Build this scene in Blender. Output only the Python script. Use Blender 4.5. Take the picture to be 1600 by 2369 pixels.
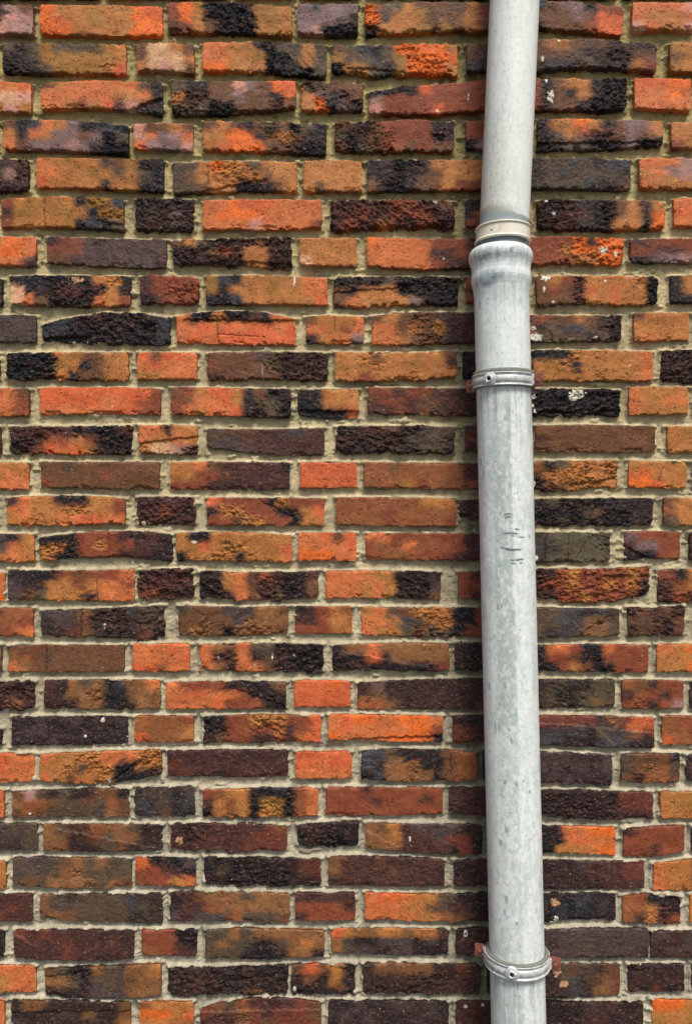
import bpy, math
import numpy as np
C = bpy.context
SC = C.scene
COL = SC.collection
R = math.radians
for o in list(bpy.data.objects): bpy.data.objects.remove(o)

# ------------------------------------------------------------------ camera
F = 1900.0                     # focal length in photograph pixels (photo 1600 x 2369)
D = 1.62                       # camera to brick faces, metres
EYE = 1.50                     # camera height
cam = bpy.data.cameras.new('camera'); camo = bpy.data.objects.new('camera', cam); COL.objects.link(camo)
cam.sensor_fit = 'VERTICAL'; cam.sensor_height = 36.0; cam.lens = 36.0*F/2369.0
cam.clip_start = 0.02; cam.clip_end = 500
camo.location = (0, -D, EYE); camo.rotation_euler = (R(90), 0, 0)
SC.camera = camo

def P(px, py, y=0.0):          # photograph pixel -> world point at depth y in front of the wall
    k = (D + y)/F
    return ((px-800.0)*k, y, EYE + (1184.5-py)*k)

# ------------------------------------------------------------------ light
SUN_EL, SUN_AZ = 57.0, 15.0    # elevation, degrees to the right of the wall's normal
w = bpy.data.worlds.new('World'); SC.world = w; w.use_nodes = True
nt = w.node_tree; bg = nt.nodes['Background']
sky = nt.nodes.new('ShaderNodeTexSky'); sky.sky_type = 'NISHITA'; sky.sun_disc = False
sky.sun_elevation = R(SUN_EL); sky.sun_rotation = R(180-SUN_AZ)
sky.air_density = 1.0; sky.dust_density = 3.0; sky.ozone_density = 0.6
nt.links.new(sky.outputs[0], bg.inputs[0]); bg.inputs[1].default_value = 0.128
sl = bpy.data.lights.new('sun', 'SUN'); sl.energy = 3.5; sl.angle = R(18); sl.color = (1.0, 0.95, 0.88)
so = bpy.data.objects.new('sun', sl); COL.objects.link(so)
so.rotation_euler = (R(90-SUN_EL), 0, R(SUN_AZ)); so.location = (1.5, -3, 4)
SC.view_settings.view_transform = 'Standard'; SC.view_settings.look = 'None'
SC.view_settings.exposure = 0.0; SC.view_settings.gamma = 1.0
SC.view_settings.use_curve_mapping = False
SC.render.engine = 'CYCLES'

# ------------------------------------------------------------------ helpers
def tag(o, **k):
    for a, b in k.items(): o[a] = b
def empty(name, loc, rz=0.0):
    o = bpy.data.objects.new(name, None); COL.objects.link(o)
    o.location = loc; o.rotation_euler = (0, 0, rz); o.empty_display_size = 0.05
    return o
def mesh_obj(name, V, Q, mat, parent=None, col=None, smooth=True):
    V = np.asarray(V, dtype=np.float32); Q = np.asarray(Q, dtype=np.int32)
    me = bpy.data.meshes.new(name)
    me.vertices.add(len(V)); me.vertices.foreach_set('co', V.ravel())
    k = Q.shape[1]
    me.loops.add(Q.size); me.loops.foreach_set('vertex_index', Q.ravel())
    me.polygons.add(len(Q)); me.polygons.foreach_set('loop_start', np.arange(0, Q.size, k, dtype=np.int32))
    me.polygons.foreach_set('use_smooth', np.full(len(Q), smooth))
    me.update(calc_edges=True); me.validate()
    if col is not None:
        a = me.color_attributes.new('tint', 'FLOAT_COLOR', 'POINT')
        a.data.foreach_set('color', np.asarray(col, dtype=np.float32).ravel())
    me.materials.append(mat)
    o = bpy.data.objects.new(name, me); COL.objects.link(o)
    if parent is not None: o.parent = parent
    return o
def grid_quads(nu, nv, base=0):            # vertices stored [v][u]
    i = np.arange(nv-1)[:, None]*nu + np.arange(nu-1)[None, :] + base
    i = i.ravel()
    return np.stack([i, i+1, i+1+nu, i+nu], 1)

rng = np.random.default_rng(11)
LAT = rng.random((256, 256)).astype(np.float32)
def vnoise(x, y):
    xi = np.floor(x).astype(np.int64); yi = np.floor(y).astype(np.int64)
    fx = x-xi; fy = y-yi
    fx = fx*fx*fx*(fx*(fx*6-15)+10); fy = fy*fy*fy*(fy*(fy*6-15)+10)
    a = LAT[yi & 255, xi & 255]; b = LAT[yi & 255, (xi+1) & 255]
    c = LAT[(yi+1) & 255, xi & 255]; d = LAT[(yi+1) & 255, (xi+1) & 255]
    return (a*(1-fx)+b*fx)*(1-fy)+(c*(1-fx)+d*fx)*fy
def fbm(x, y, o=4, gain=0.5):              # about -1..1
    s = 0; amp = 1; t = 0
    for k in range(o):
        s = s + amp*(vnoise(x*2**k+17.3*k, y*2**k+31.7*k)*2-1); t += amp; amp *= gain
    return s/t*1.5
def ridge(x, y, o=3):
    s = 0; amp = 1; t = 0
    for k in range(o):
        s = s + amp*(1-np.abs(vnoise(x*2**k+7.1*k, y*2**k+3.7*k)*2-1)*2); t += amp; amp *= 0.5
    return s/t
def sst(a, b, x):
    t = np.clip((x-a)/(b-a), 0, 1); return t*t*(3-2*t)
def lin(c):
    c = np.asarray(c, dtype=np.float64)/255.0
    return np.where(c <= 0.04045, c/12.92, ((c+0.055)/1.055)**2.4)

# ------------------------------------------------------------------ materials
def mat_new(name):
    m = bpy.data.materials.new(name); m.use_nodes = True
    n = m.node_tree.nodes; l = m.node_tree.links
    return m, n, l, n['Principled BSDF']
def node(n, t, **k):
    x = n.new(t)
    for a, b in k.items(): setattr(x, a, b)
    return x
def noise(n, l, co, scale, detail=4, rough=0.6):
    x = n.new('ShaderNodeTexNoise'); x.inputs['Scale'].default_value = scale
    x.inputs['Detail'].default_value = detail; x.inputs['Roughness'].default_value = rough
    l.new(co, x.inputs['Vector']); return x.outputs['Fac']
def ramp(n, l, fac, pts):
    x = n.new('ShaderNodeValToRGB'); l.new(fac, x.inputs[0]); e = x.color_ramp.elements
    while len(e) < len(pts): e.new(0.5)
    for q, (p, c) in zip(e, pts):
        q.position = p; q.color = tuple(c)+(1,) if hasattr(c, '__len__') else (c, c, c, 1)
    return x.outputs[0]
def mul(n, l, a, b, fac=1.0):
    x = node(n, 'ShaderNodeMix', data_type='RGBA', blend_type='MULTIPLY'); x.inputs[0].default_value = fac
    l.new(a, x.inputs[6]); l.new(b, x.inputs[7]); return x.outputs[2]
def mixc(n, l, f, a, b):
    x = node(n, 'ShaderNodeMix', data_type='RGBA'); l.new(f, x.inputs[0])
    for s, v in ((6, a), (7, b)):
        if hasattr(v, '__len__'): x.inputs[s].default_value = tuple(v)+(1,)
        else: l.new(v, x.inputs[s])
    return x.outputs[2]
def bump(n, l, h, strength, dist, chain=None, drive=None):
    x = n.new('ShaderNodeBump'); x.inputs['Strength'].default_value = strength
    if drive is not None:
        mr = n.new('ShaderNodeMapRange'); l.new(drive, mr.inputs[0]); mr.inputs[3].default_value = strength*.3; mr.inputs[4].default_value = strength
        l.new(mr.outputs[0], x.inputs['Strength'])
    x.inputs['Distance'].default_value = dist; l.new(h, x.inputs['Height'])
    if chain is not None: l.new(chain, x.inputs['Normal'])
    return x.outputs[0]

def brick_material():
    m, n, l, b = mat_new('fired_brick')
    at = node(n, 'ShaderNodeAttribute', attribute_name='tint')
    tc = n.new('ShaderNodeTexCoord').outputs['Object']
    c = mul(n, l, at.outputs['Color'], ramp(n, l, noise(n, l, tc, 420, 4, .7), [(.3, .74), (.5, 1.0), (.72, 1.2)]))
    c = mul(n, l, c, ramp(n, l, noise(n, l, tc, 90, 5, .65), [(.3, .8), (.55, 1.0), (.75, 1.15)]))
    # dark iron specks and pale grains
    v = node(n, 'ShaderNodeTexVoronoi'); v.inputs['Scale'].default_value = 190; l.new(tc, v.inputs['Vector'])
    sp = ramp(n, l, v.outputs['Distance'], [(.0, 1.0), (.16, 1.0), (.24, 0.0)])
    gate = ramp(n, l, v.outputs['Color'], [(.0, 0.0), (.66, 0.0), (.70, 1.0)])
    f = mul(n, l, sp, gate)
    c = mixc(n, l, f, c, mul(n, l, c, ramp(n, l, f, [(0, .3), (1, .3)])))
    v2 = node(n, 'ShaderNodeTexVoronoi'); v2.inputs['Scale'].default_value = 150; l.new(tc, v2.inputs['Vector'])
    sp2 = ramp(n, l, v2.outputs['Distance'], [(.0, 1.0), (.11, 1.0), (.17, 0.0)])
    gate2 = ramp(n, l, v2.outputs['Color'], [(.0, 1.0), (.13, 1.0), (.15, 0.0), (1, 0.0)])
    c = mixc(n, l, mul(n, l, sp2, gate2), c, tuple(lin((190, 162, 134))))
    l.new(c, b.inputs['Base Color'])
    rr = n.new('ShaderNodeMapRange'); l.new(at.outputs['Alpha'], rr.inputs[0])
    rr.inputs[3].default_value = 0.60; rr.inputs[4].default_value = 0.72
    l.new(rr.outputs[0], b.inputs['Roughness'])
    b.inputs['Specular IOR Level'].default_value = 0.22
    n1 = bump(n, l, noise(n, l, tc, 260, 6, .8), 1.0, 0.0022, None, at.outputs['Alpha'])
    n2 = bump(n, l, noise(n, l, tc, 900, 3, .7), 0.6, 0.0006, n1, at.outputs['Alpha'])
    n3 = bump(n, l, f, -0.7, 0.001, n2)
    l.new(n3, b.inputs['Normal'])
    return m
def mortar_material():
    m, n, l, b = mat_new('lime_mortar')
    at = node(n, 'ShaderNodeAttribute', attribute_name='tint')
    tc = n.new('ShaderNodeTexCoord').outputs['Object']
    c = mul(n, l, at.outputs['Color'], ramp(n, l, noise(n, l, tc, 500, 4, .75), [(.28, .6), (.5, 1.0), (.75, 1.3)]))
    c = mul(n, l, c, ramp(n, l, noise(n, l, tc, 60, 5, .65), [(.3, .78), (.55, 1.0), (.8, 1.12)]))
    l.new(c, b.inputs['Base Color']); b.inputs['Roughness'].default_value = 0.95
    b.inputs['Specular IOR Level'].default_value = 0.15
    n1 = bump(n, l, noise(n, l, tc, 330, 5, .8), 1.0, 0.003)
    n2 = bump(n, l, noise(n, l, tc, 1000, 2, .7), 0.7, 0.0008, n1)
    l.new(n2, b.inputs['Normal'])
    return m
def zinc_material(name, rough=0.5, spang=True, metal=0.0):
    m, n, l, b = mat_new(name)
    at = node(n, 'ShaderNodeAttribute', attribute_name='tint')
    tc = n.new('ShaderNodeTexCoord').outputs['Object']
    c = at.outputs['Color']
    if spang:
        v = node(n, 'ShaderNodeTexVoronoi'); v.inputs['Scale'].default_value = 120
        mp = n.new('ShaderNodeMapping'); mp.inputs['Scale'].default_value = (1, 1, .7); l.new(tc, mp.inputs[0]); l.new(mp.outputs[0], v.inputs['Vector'])
        c = mul(n, l, c, ramp(n, l, v.outputs['Color'], [(0, .93), (.5, 1.0), (1, 1.05)]))
    c = mul(n, l, c, ramp(n, l, noise(n, l, tc, 150, 5, .7), [(.3, .86), (.55, 1.0), (.8, 1.06)]))
    l.new(c, b.inputs['Base Color'])
    b.inputs['Metallic'].default_value = metal
    b.inputs['Specular IOR Level'].default_value = 0.5
    rr = ramp(n, l, noise(n, l, tc, 60, 4, .6), [(.3, rough-.1), (.7, rough+.14)]); l.new(rr, b.inputs['Roughness'])
    l.new(bump(n, l, noise(n, l, tc, 220, 4, .6), .25, .0006), b.inputs['Normal'])
    return m
def plain(name, c1, c2, scale, rough, metal=0, bstr=.4, bd=.0008):
    m, n, l, b = mat_new(name)
    tc = n.new('ShaderNodeTexCoord').outputs['Object']
    l.new(ramp(n, l, noise(n, l, tc, scale, 5, .7), [(.3, tuple(lin(c1))), (.7, tuple(lin(c2)))]), b.inputs['Base Color'])
    b.inputs['Roughness'].default_value = rough; b.inputs['Metallic'].default_value = metal
    l.new(bump(n, l, noise(n, l, tc, scale*2.5, 4, .7), bstr, bd), b.inputs['Normal'])
    return m
M_BRICK = brick_material(); M_MORTAR = mortar_material()
M_ZINC = zinc_material('weathered_zinc', .5); M_UP = zinc_material('pale_coated_pipe', .38, False)
M_CREAM = zinc_material('cream_collar', .35, False)
M_GALV = plain('galvanised_band', (150, 156, 154), (222, 224, 219), 110, .42, .15)
M_RUBBER = plain('braided_gasket', (92, 96, 90), (150, 150, 138), 400, .9, 0, .9, .0015)
M_RUST = plain('rusty_steel', (82, 44, 34), (160, 98, 76), 160, .85, 0, .8, .0012)
M_DARK = plain('dark_hollow', (10, 12, 20), (20, 22, 30), 100, .9)
M_SLEEVE = plain('grey_sleeve', (84, 98, 100), (116, 128, 128), 100, .6)
M_GROUND = plain('grey_paving', (66, 65, 62), (88, 86, 82), 12, .9, 0, .5, .002)

# ------------------------------------------------------------------ bricks
PAL = dict(o=(222, 107, 42), d=(204, 99, 57), a=(198, 110, 63), t=(176, 113, 60), c=(206, 158, 118), p=(200, 140, 120),
           y=(154, 107, 50), r=(134, 70, 46), e=(140, 84, 50), b=(106, 70, 46), g=(84, 70, 54), q=(88, 82, 62),
           m=(73, 45, 40), n=(42, 32, 32), k=(26, 26, 30), s=(56, 60, 66), u=(76, 62, 60), v=(122, 96, 92), l=(160, 120, 108), w=(225, 220, 200), h=(136, 92, 56), j=(112, 58, 42))
# one line per brick: x0 x1 | top edge left mid right | bottom edge left mid right | colour map (lower case smooth, upper case rough)
# measured in units of 1/1.9625 photograph pixel
ROWS = open_rows = """
-120 152 18 20 22 150 152 155 Mnlb/KMpl/lpll
180 736 15 18 25 150 157 158 ottyttod/odtyttoo/oottttoo
763 1325 12 12 32 148 145 160 royKKKKyyt/rotKKKKyyt/brtbKKKtyt
1348 1625 12 15 10 148 155 155 vsvvv/vvvvn/vlKKK
1658 2225 15 5 10 155 140 138 Oggtbbbgtb/Ogttybbbtr/Ktttybybtb
2250 2828 0 0 30 120 130 158 bbvsbvvkrr/bbnbbbvbdd/bbbnbbbrdd
2870 3160 8 8 8 132 132 132 aaaap/attta/pattp
#
-300 -16 190 190 190 330 330 330 nkgbb/bnnbb/nnbnb
12 572 190 195 200 325 330 335 gngyggggyt/nngyyyyyyt/NnngyyyyTd
618 882 200 195 205 318 320 335 bcctb/bccct/tcpcb
918 1480 190 190 200 318 325 348 aattkKggtg/aattyKKgtg/ootttKkkKg
1508 2078 200 198 198 330 335 335 bgskgOOoot/yggsgyOOOo/KyygkyOOOt
2120 2395 195 195 195 318 318 318 bbnnn/bsnnn/snnbb
2420 2977 180 175 205 320 305 328 bttbgbnnnn/bbbgnnKKbb/nssngkkntr
3040 3320 190 190 190 325 325 325 ytttt/bytyt/ytttt
#
-150 140 362 365 375 490 500 512 baaad/aaccp/bbtpt
187 736 375 365 375 495 490 515 btaaaaaabn/aaaaaattan/aatrtdmpnk
778 1342 360 365 360 518 512 482 gnnbbpvbod/TMMbbvbbnd/NGgKKbbbMb
1368 1648 370 365 375 495 500 498 NGbbb/tVnMb/tOkVN
1675 2240 415 382 365 512 515 490 kkkndrrrrr/lrrrrrrrrr/prrrrdrrrr
2285 2845 355 355 355 480 500 490 rrrkbttkKK/rrrkbktkKK/rrrnbbkKKK
2880 3138 352 352 355 488 492 500 dddoo/aaaoa/aaaaa
#
15 583 545 545 570 675 685 700 bksatvkksk/tkatvvbvKg/abvvvlvnKK
605 875 560 555 560 670 675 680 pbbtb/pavla/dlvvp
918 1480 545 550 555 680 685 705 btbnbGbKgk/ttoonBTBnn/taooobbMKK
1520 2058 550 545 545 680 685 680 BMnBrrrrnn/GKMBRrrrKn/BKGBRrbrbb
2115 2395 545 545 545 670 670 670 rrrrr/rrrrr/klmrr
2440 3010 535 538 545 680 672 655 nttotnbvvt/kgtrMMbvbt/KkggkKKvKn
3048 3320 550 550 550 670 670 670 tttbn/ttobn/rttnn
#
-150 128 718 718 722 865 865 865 MmnmM/lMnlM/mlMnn
165 742 715 720 725 850 855 870 atyttgbyKn/aattytgtgk/dttttnttkk
785 1347 735 725 730 880 866 868 ggtOTTgttt/gbtTTTTbtt/ggbttKKkbt
1378 1643 730 725 730 865 865 865 ttttt/ttttt/tgttt
1668 2232 725 725 725 865 862 860 nnKKnttttt/nnKnnbtttr/bKKnbbtrrr
2300 2862 722 715 725 855 855 862 nnnggsgkss/nnngsggggn/nnngggsnnb
2903 3200 715 715 715 850 855 855 aaall/tavll/atttv
#
5 560 900 890 905 1035 1030 1045 rtyyttkYYs/myytyytkYY/rttttykskg
612 878 900 895 900 1045 1045 1050 KNKNK/NGMVN/KMNGN
920 1460 910 905 905 1038 1040 1032 aaodddaaaa/aooooaaaaa/aaaapaaaar
1500 2062 905 905 910 1045 1035 1040 MNMMMRRMMb/MMRMMRRRMM/NRMMTMMRMN
2115 2400 905 900 900 1025 1025 1025 kkrtt/ktrrr/rrrrr
2440 3018 905 905 910 1035 1045 1035 NNMnnKbtmt/NNMmnKbtno/NMMnnKttno
3060 3330 895 895 895 1025 1025 1025 aaddd/ddddd/aaaaa
#
-180 162 1072 1072 1076 1198 1200 1202 aatoa/aaooa/aaaam
212 754 1070 1080 1083 1190 1205 1215 nrrunuuuuu/rrruuuuuuu/bbuuuuuuun
782 1322 1090 1080 1080 1200 1202 1220 btgKNNMBNN/KNNBRMttMN/nKnMKKttNN
1360 1620 1080 1080 1080 1195 1205 1205 ttttt/ttttt/ctttt
1665 2235 1075 1085 1075 1205 1220 1205 oaaaarrrmm/aaaaammrmm/aaaaarmmmm
2270 2828 1078 1075 1085 1205 1195 1205 rrrrrrOkOo/rrrrrTOOOO/rrrrrrTTOO
2860 3330 1085 1080 1080 1190 1190 1190 mrrr/rmrm/nvlm
#
-300 8 1265 1265 1265 1385 1385 1385 mmmn/nmmn/mnnn
45 592 1250 1248 1250 1375 1388 1385 nkkKkKktTk/cknNMmNNtn/cabNNNNatr
635 900 1250 1250 1258 1372 1378 1378 mrrrr/mrRRR/nmrRR
935 1487 1250 1250 1262 1380 1380 1385 yskttyttaa/yktttyttaa/kksttttttd
1515 2080 1258 1250 1255 1395 1385 1385 KKnKgKKKKK/bntttKKKKK/battttvnKK
2115 2400 1255 1255 1255 1370 1370 1370 rrrrr/mmrrr/rrrrr
2435 2985 1255 1250 1258 1383 1380 1378 btrMttttTK/brbMatattK/bbbMttattK
3045 3330 1248 1248 1248 1375 1375 1375 ntttt/ktttt/kktrr
#
-200 162 1428 1428 1428 1550 1550 1552 uguuu/guuuu/ugguu
190 772 1470 1418 1440 1545 1555 1565 kskNMNKNNs/ssKNNNMNNk/kkkkKNKKKs
800 1342 1435 1408 1445 1555 1560 1565 akKTKKmkaa/aadadaddad/adaddddddd
1388 1652 1435 1430 1438 1555 1558 1555 bttta/aatra/ntaav
1688 2240 1430 1415 1425 1565 1560 1550 btbBBmnmnn/aabTBYnmmm/aatbBBnmmn
2270 2818 1425 1430 1430 1548 1550 1545 mmmrbbtbkK/rrrngssgGK/mmmggggkgK
2878 3128 1418 1418 1418 1545 1545 1545 btttt/ttttt/tattt
#
-300 -4 1597 1597 1597 1725 1725 1725 nbbb/bbbn/nbnb
30 583 1603 1598 1598 1720 1722 1725 KKKKtybbtt/KKKKytkbtt/KKKKtkbbtt
625 895 1600 1600 1600 1722 1722 1722 dbdda/adaaa/ttaaa
940 1487 1600 1595 1600 1722 1722 1730 bbbbuGNNNN/rbbbbGNNNN/mbbbbbNNNN
1520 2072 1595 1602 1588 1720 1730 1705 ttTbtttttb/yttTttyttm/ttrtttTttt
2100 2400 1595 1595 1595 1715 1715 1715 kkkkk/nkkkk/knnnn
2420 2962 1590 1590 1595 1725 1730 1728 kkkTtTttta/tyTkttttta/tttttTttta
3005 3330 1590 1590 1590 1735 1735 1735 KKgKt/KNKRN/KKNKK
#
-200 132 1763 1763 1763 1888 1888 1888 aarab/aaaar/aatar
178 728 1760 1757 1763 1880 1878 1882 dddddddddr/dddddaaddr/aaaaaaddrr
775 1320 1757 1760 1765 1880 1888 1900 brtddtnbKn/rbaadtnGgK/ratdadkNgK
1350 1630 1765 1765 1765 1880 1900 1890 nkttt/kkttt/kkkka
1670 2230 1758 1760 1765 1875 1885 1880 rrmrrmmnnn/brrmgbmmnn/mmrmbGmmkk
2255 2815 1765 1762 1768 1890 1890 1890 nnnKKKKKKK/nnnKKKkKKK/nnnKKKKKKK
2855 3122 1755 1755 1755 1880 1880 1880 atttt/attaa/atttt
#
-300 5 1935 1935 1935 2060 2060 2060 mmmm/mnmm/mmnm
45 597 1935 1935 1932 2060 2062 2058 mMMMmKkKKM/NNMrrtrKKN/NMrdadtnKK
632 895 1930 1930 1932 2052 2062 2060 aaktt/attat/TcclM
938 1472 1945 1948 1940 2030 2062 2065 ggbbmmmsmm/ggubmmmmmm/gsuummmmmm
1525 2062 1935 1932 1938 2058 2055 2055 NNMMbNNkgg/MNNNMNgggG/NNNNNNnggk
2110 2395 1932 1932 1932 2050 2050 2050 mmmmm/rmmmm/mmmmm
2430 2975 1932 1928 1935 2048 2050 2050 bbbbbbbbbb/mbbbbbbbbb/bbbbbbbbbb
3028 3330 1935 1935 1935 2055 2055 2055 tyttt/ttttt/ttrtt
#
-180 132 2100 2100 2100 2222 2222 2222 ytatt/bytaa/ttaaa
185 725 2095 2097 2098 2212 2218 2218 bbgbbbbbbb/bbbbbrbbbb/rbbbbbbbbb
772 1315 2098 2097 2100 2222 2222 2222 ttabmmmmmn/ttrrbmmmmm/rrrmmmmmmm
1362 1620 2098 2098 2098 2215 2215 2215 ddddd/ddddd/ddddd
1648 2225 2098 2100 2102 2212 2218 2220 eebeeeeemm/eeeeeeeemm/eeeyreeeem
2240 2800 2095 2092 2090 2222 2225 2210 eeeengTTtT/eeenTTTTtT/eeeKKbTTTt
2853 3117 2090 2092 2095 2210 2215 2215 ttttt/dottt/oodtt
#
-300 -8 2260 2260 2260 2385 2385 2385 nmmm/mmmm/nnmm
32 570 2260 2250 2262 2385 2385 2378 mattkkkttr/aatttTTttr/taTtaaddaa
620 888 2255 2255 2255 2382 2382 2382 MMmmM/MMRMK/MMMMM
940 1470 2260 2260 2262 2385 2385 2385 drrrrkTrrr/nTTrrrkktd/rrbTTrrktt
1525 2070 2258 2258 2265 2382 2388 2390 eereeeettt/reeereeeee/eeeereeeer
2085 2400 2270 2268 2268 2345 2365 2375 nnmmm/nmrrr/nummm
2424 2965 2265 2260 2262 2385 2388 2380 kgKKKKknnn/KKkKgbKKnn/KKGKkKKKnn
3010 3330 2260 2260 2260 2385 2385 2385 btttt/ettyt/gtyyy
#
-150 158 2425 2425 2425 2548 2550 2555 nmukt/mnuat/mmtat
182 780 2440 2412 2425 2548 2530 2548 nKkrrrmnmn/TTKrTrrmmn/TKKrrrmmnn
800 1325 2420 2415 2430 2545 2548 2555 tkkttttttt/tydtYTtttd/kttTTkTtta
1355 1617 2418 2418 2418 2545 2545 2545 aadbd/aaaad/oooaa
1658 2225 2420 2420 2425 2540 2545 2548 aarrrrrrmm/reraeerrmm/reeerrrmmm
2250 2770 2415 2415 2418 2552 2555 2545 qqqkgqqqG/qqqskqgqQ/qqqkqgqqg
2835 3087 2412 2412 2415 2548 2535 2540 vrrrr/mvvrr/kkkrr
3130 3400 2415 2415 2415 2545 2545 2545 mmmm/nmmm/nmmm
#
-150 20 2600 2600 2600 2730 2730 2730 aaaa/aaaa/oooo
35 610 2585 2590 2582 2720 2728 2728 nnkkrbrrra/unnttrtaar/ubgtttkaaa
625 880 2590 2582 2580 2715 2718 2718 NMNMN/MMMMM/RRMMN
908 1445 2595 2597 2590 2710 2725 2710 NntamRMkkm/KNtabMMKKb/KNnabMGKkb
1478 2000 2592 2590 2598 2718 2718 2728 aaaattnNNn/aaatatNNNu/aaatatNNNb
2080 2395 2595 2595 2595 2718 2718 2718 rmmmm/rrmmm/rmmmm
2415 2950 2580 2582 2570 2705 2742 2700 MnRTRRRRTR/MRRTRRTRTM/MNRRTRRRRN
2988 3330 2585 2585 2585 2735 2735 2735 rktdd/Mettd/MRMdd
#
-200 152 2760 2760 2760 2890 2890 2890 eebee/rreer/eerra
185 748 2770 2762 2745 2885 2895 2900 suutNNNsGG/kuurNMNkGG/knrtnNNkRK
808 1308 2748 2755 2750 2885 2890 2875 gbbbuuuttb/bbBbbuTttt/bTTbKTTTTb
1338 1598 2752 2752 2752 2878 2878 2878 nmrte/mmrtt/rrrtt
1638 2225 2755 2758 2755 2880 2895 2888 tagbTTTkkr/aatsgTTkkr/attgBGGkrr
2262 2812 2755 2760 2765 2895 2895 2885 gggggssksn/gggggsstTg/ggggksgttg
2850 3105 2758 2758 2750 2888 2888 2890 NbnbN/bgBNb/MbNNr
3160 3420 2755 2755 2755 2885 2885 2885 bmmm/bmmm/mmbm
#
-300 5 2925 2925 2925 3050 3050 3050 gbbb/bbbb/bbbg
35 565 2930 2928 2930 3050 3052 3050 bbrbbbbbbb/tebgbbbbbb/atbbbbbbbb
602 862 2922 2922 2922 3045 3050 3050 aaada/aaaad/ddeaa
908 1470 2925 2920 2925 3045 3050 3062 atbaggNNNN/aMMangMKKN/atMaabNNKN
1508 2040 2930 2920 2920 3045 3045 3048 nttatttttt/nnndnttttt/NNMnnnnkNr
2065 2400 2915 2915 2915 3045 3045 3045 nknbb/nkknn/nkknn
2428 2943 2930 2925 2928 3045 3052 3055 kaarkkarrr/krrbkKrrrr/kkrtbkKrrr
2980 3330 2925 2925 2925 3050 3050 3050 atott/tttoo/ttooo
#
-150 160 3092 3092 3092 3222 3222 3222 MNMMN/MMNMM/MMMTM
200 728 3090 3085 3090 3215 3220 3218 mntgtkstta/mnttTkkbtt/nmMttkkktt
752 1298 3100 3092 3095 3222 3218 3222 arrrrnnnnb/aadaaarknn/aaaadrrrnk
1335 1592 3090 3090 3090 3213 3213 3213 dddod/ddddd/ddddd
1622 2235 3100 3085 3080 3220 3222 3222 nvnknnnkkk/ntnnknnkkn/aatnnnnkkb
2260 2792 3085 3085 3085 3215 3215 3215 nnnnnGknqq/nnnngKkGqg/nnnkgGkqyg
2822 3102 3085 3088 3090 3215 3220 3218 ebmrr/mermr/rRmrl
#
-200 5 3310 3310 3310 3385 3385 3385 mkmk/mmmk/mmkk
50 583 3255 3250 3250 3385 3385 3375 nnunnunnnu/nuunnknnnn/nnnunnnnnn
610 880 3250 3250 3250 3372 3372 3372 teeer/eeeet/deeet
920 1458 3252 3245 3250 3375 3372 3372 KkrrTTTrrd/KNreRRTmrd/nbrrmmRmad
1490 2010 3243 3245 3250 3358 3365 3370 adooaaoooa/adaaaaaoor/oaaaaooook
2055 2400 3248 3248 3248 3370 3370 3370 nnnnn/rmnnn/rmmnn
2440 2968 3250 3250 3260 3385 3392 3395 rrrrrkTrdd/sssskgsgtr/sskkkssskk
3005 3330 3250 3250 3250 3382 3382 3382 ereee/eeree/deeek
#
-150 155 3422 3422 3422 3555 3555 3552 aadaa/aadaa/kkaaa
180 734 3425 3410 3405 3545 3560 3522 attTTaaaTT/ttTgTTkkTT/atbttTkkkM
760 1308 3408 3405 3405 3522 3530 3525 nmmmnmnmmn/rmmmmmmmmm/mrmmnmmmmm
1340 1597 3412 3412 3412 3535 3535 3535 ddddd/ddadd/aaaaa
1640 2165 3410 3400 3420 3540 3548 3540 ssgkkkkbee/skttTkkbee/ksttTtkbee
2190 2400 3410 3410 3410 3540 3540 3540 nnnn/nnkn/nnnn
2430 2778 3412 3418 3430 3550 3560 3568 uuunnu/uununu/nuunnn
2820 3085 3420 3418 3422 3548 3555 3555 gbbbk/gbTeg/bMeeb
3115 3400 3425 3425 3425 3550 3550 3550 nmmm/nnmm/kmmm
#
-150 20 3590 3590 3590 3712 3712 3712 aaaa/aaaa/oaaa
55 585 3595 3582 3582 3710 3712 3710 blgngnnbbk/teebggbgeb/bebgggguyb
612 885 3575 3575 3568 3700 3708 3700 kggkg/skgks/ksbkk
918 1445 3585 3580 3578 3710 3715 3705 rettkkkkra/mtetKYYKea/ktetKTYKea
1478 2010 3575 3575 3575 3705 3705 3698 rrrmrrrrrr/rrrrmrrrmr/rrrrrrrrrr
2038 2400 3575 3575 3575 3695 3705 3705 mmnmm/mnmmm/nmmnm
2452 2965 3585 3590 3598 3700 3720 3720 KNKknkKrrr/kkKKKkMrrr/KKKKKNnmmm
2995 3330 3592 3595 3595 3715 3720 3720 ttyye/tyyKt/tttyy
#
-150 170 3740 3740 3740 3865 3865 3865 ugugg/nuuug/uunng
197 737 3740 3742 3745 3862 3868 3860 tgmmettgkn/ytnmrgttknn/ytnnngbnnn
775 1302 3740 3740 3750 3855 3868 3865 nKnmmmmnre/MKMmmmmrrr/Mnmmmmrrrr
1350 1628 3745 3735 3725 3835 3850 3835 mMknn/KMNKn/kKKKk
1660 2190 3738 3740 3745 3850 3875 3880 tbamuuuunn/ttammmurrn/tttmmmmnrn
2400 2793 3750 3752 3755 3870 3875 3885 rknnaaaooo/kkkkaddaaa/nkkttttaoo
2830 3105 3765 3752 3745 3885 3890 3865 mrrrr/rrrrr/rrmrr
3140 3420 3745 3745 3745 3870 3870 3870 mmmn/nmmm/mmnn
#
-150 28 3910 3910 3910 4035 4035 4035 tttt/tttt/atat
58 597 3895 3895 3900 4022 4032 4028 guugbtgtgg/ugugtTgggg/gbgtttTgtb
615 888 3893 3893 3895 4018 4022 4025 dnnku/rrmmk/rrrta
925 1457 3890 3895 3898 4020 4030 4025 kkkKkkknrr/kgKKKKKnbr/knKNNKKnnk
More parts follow.
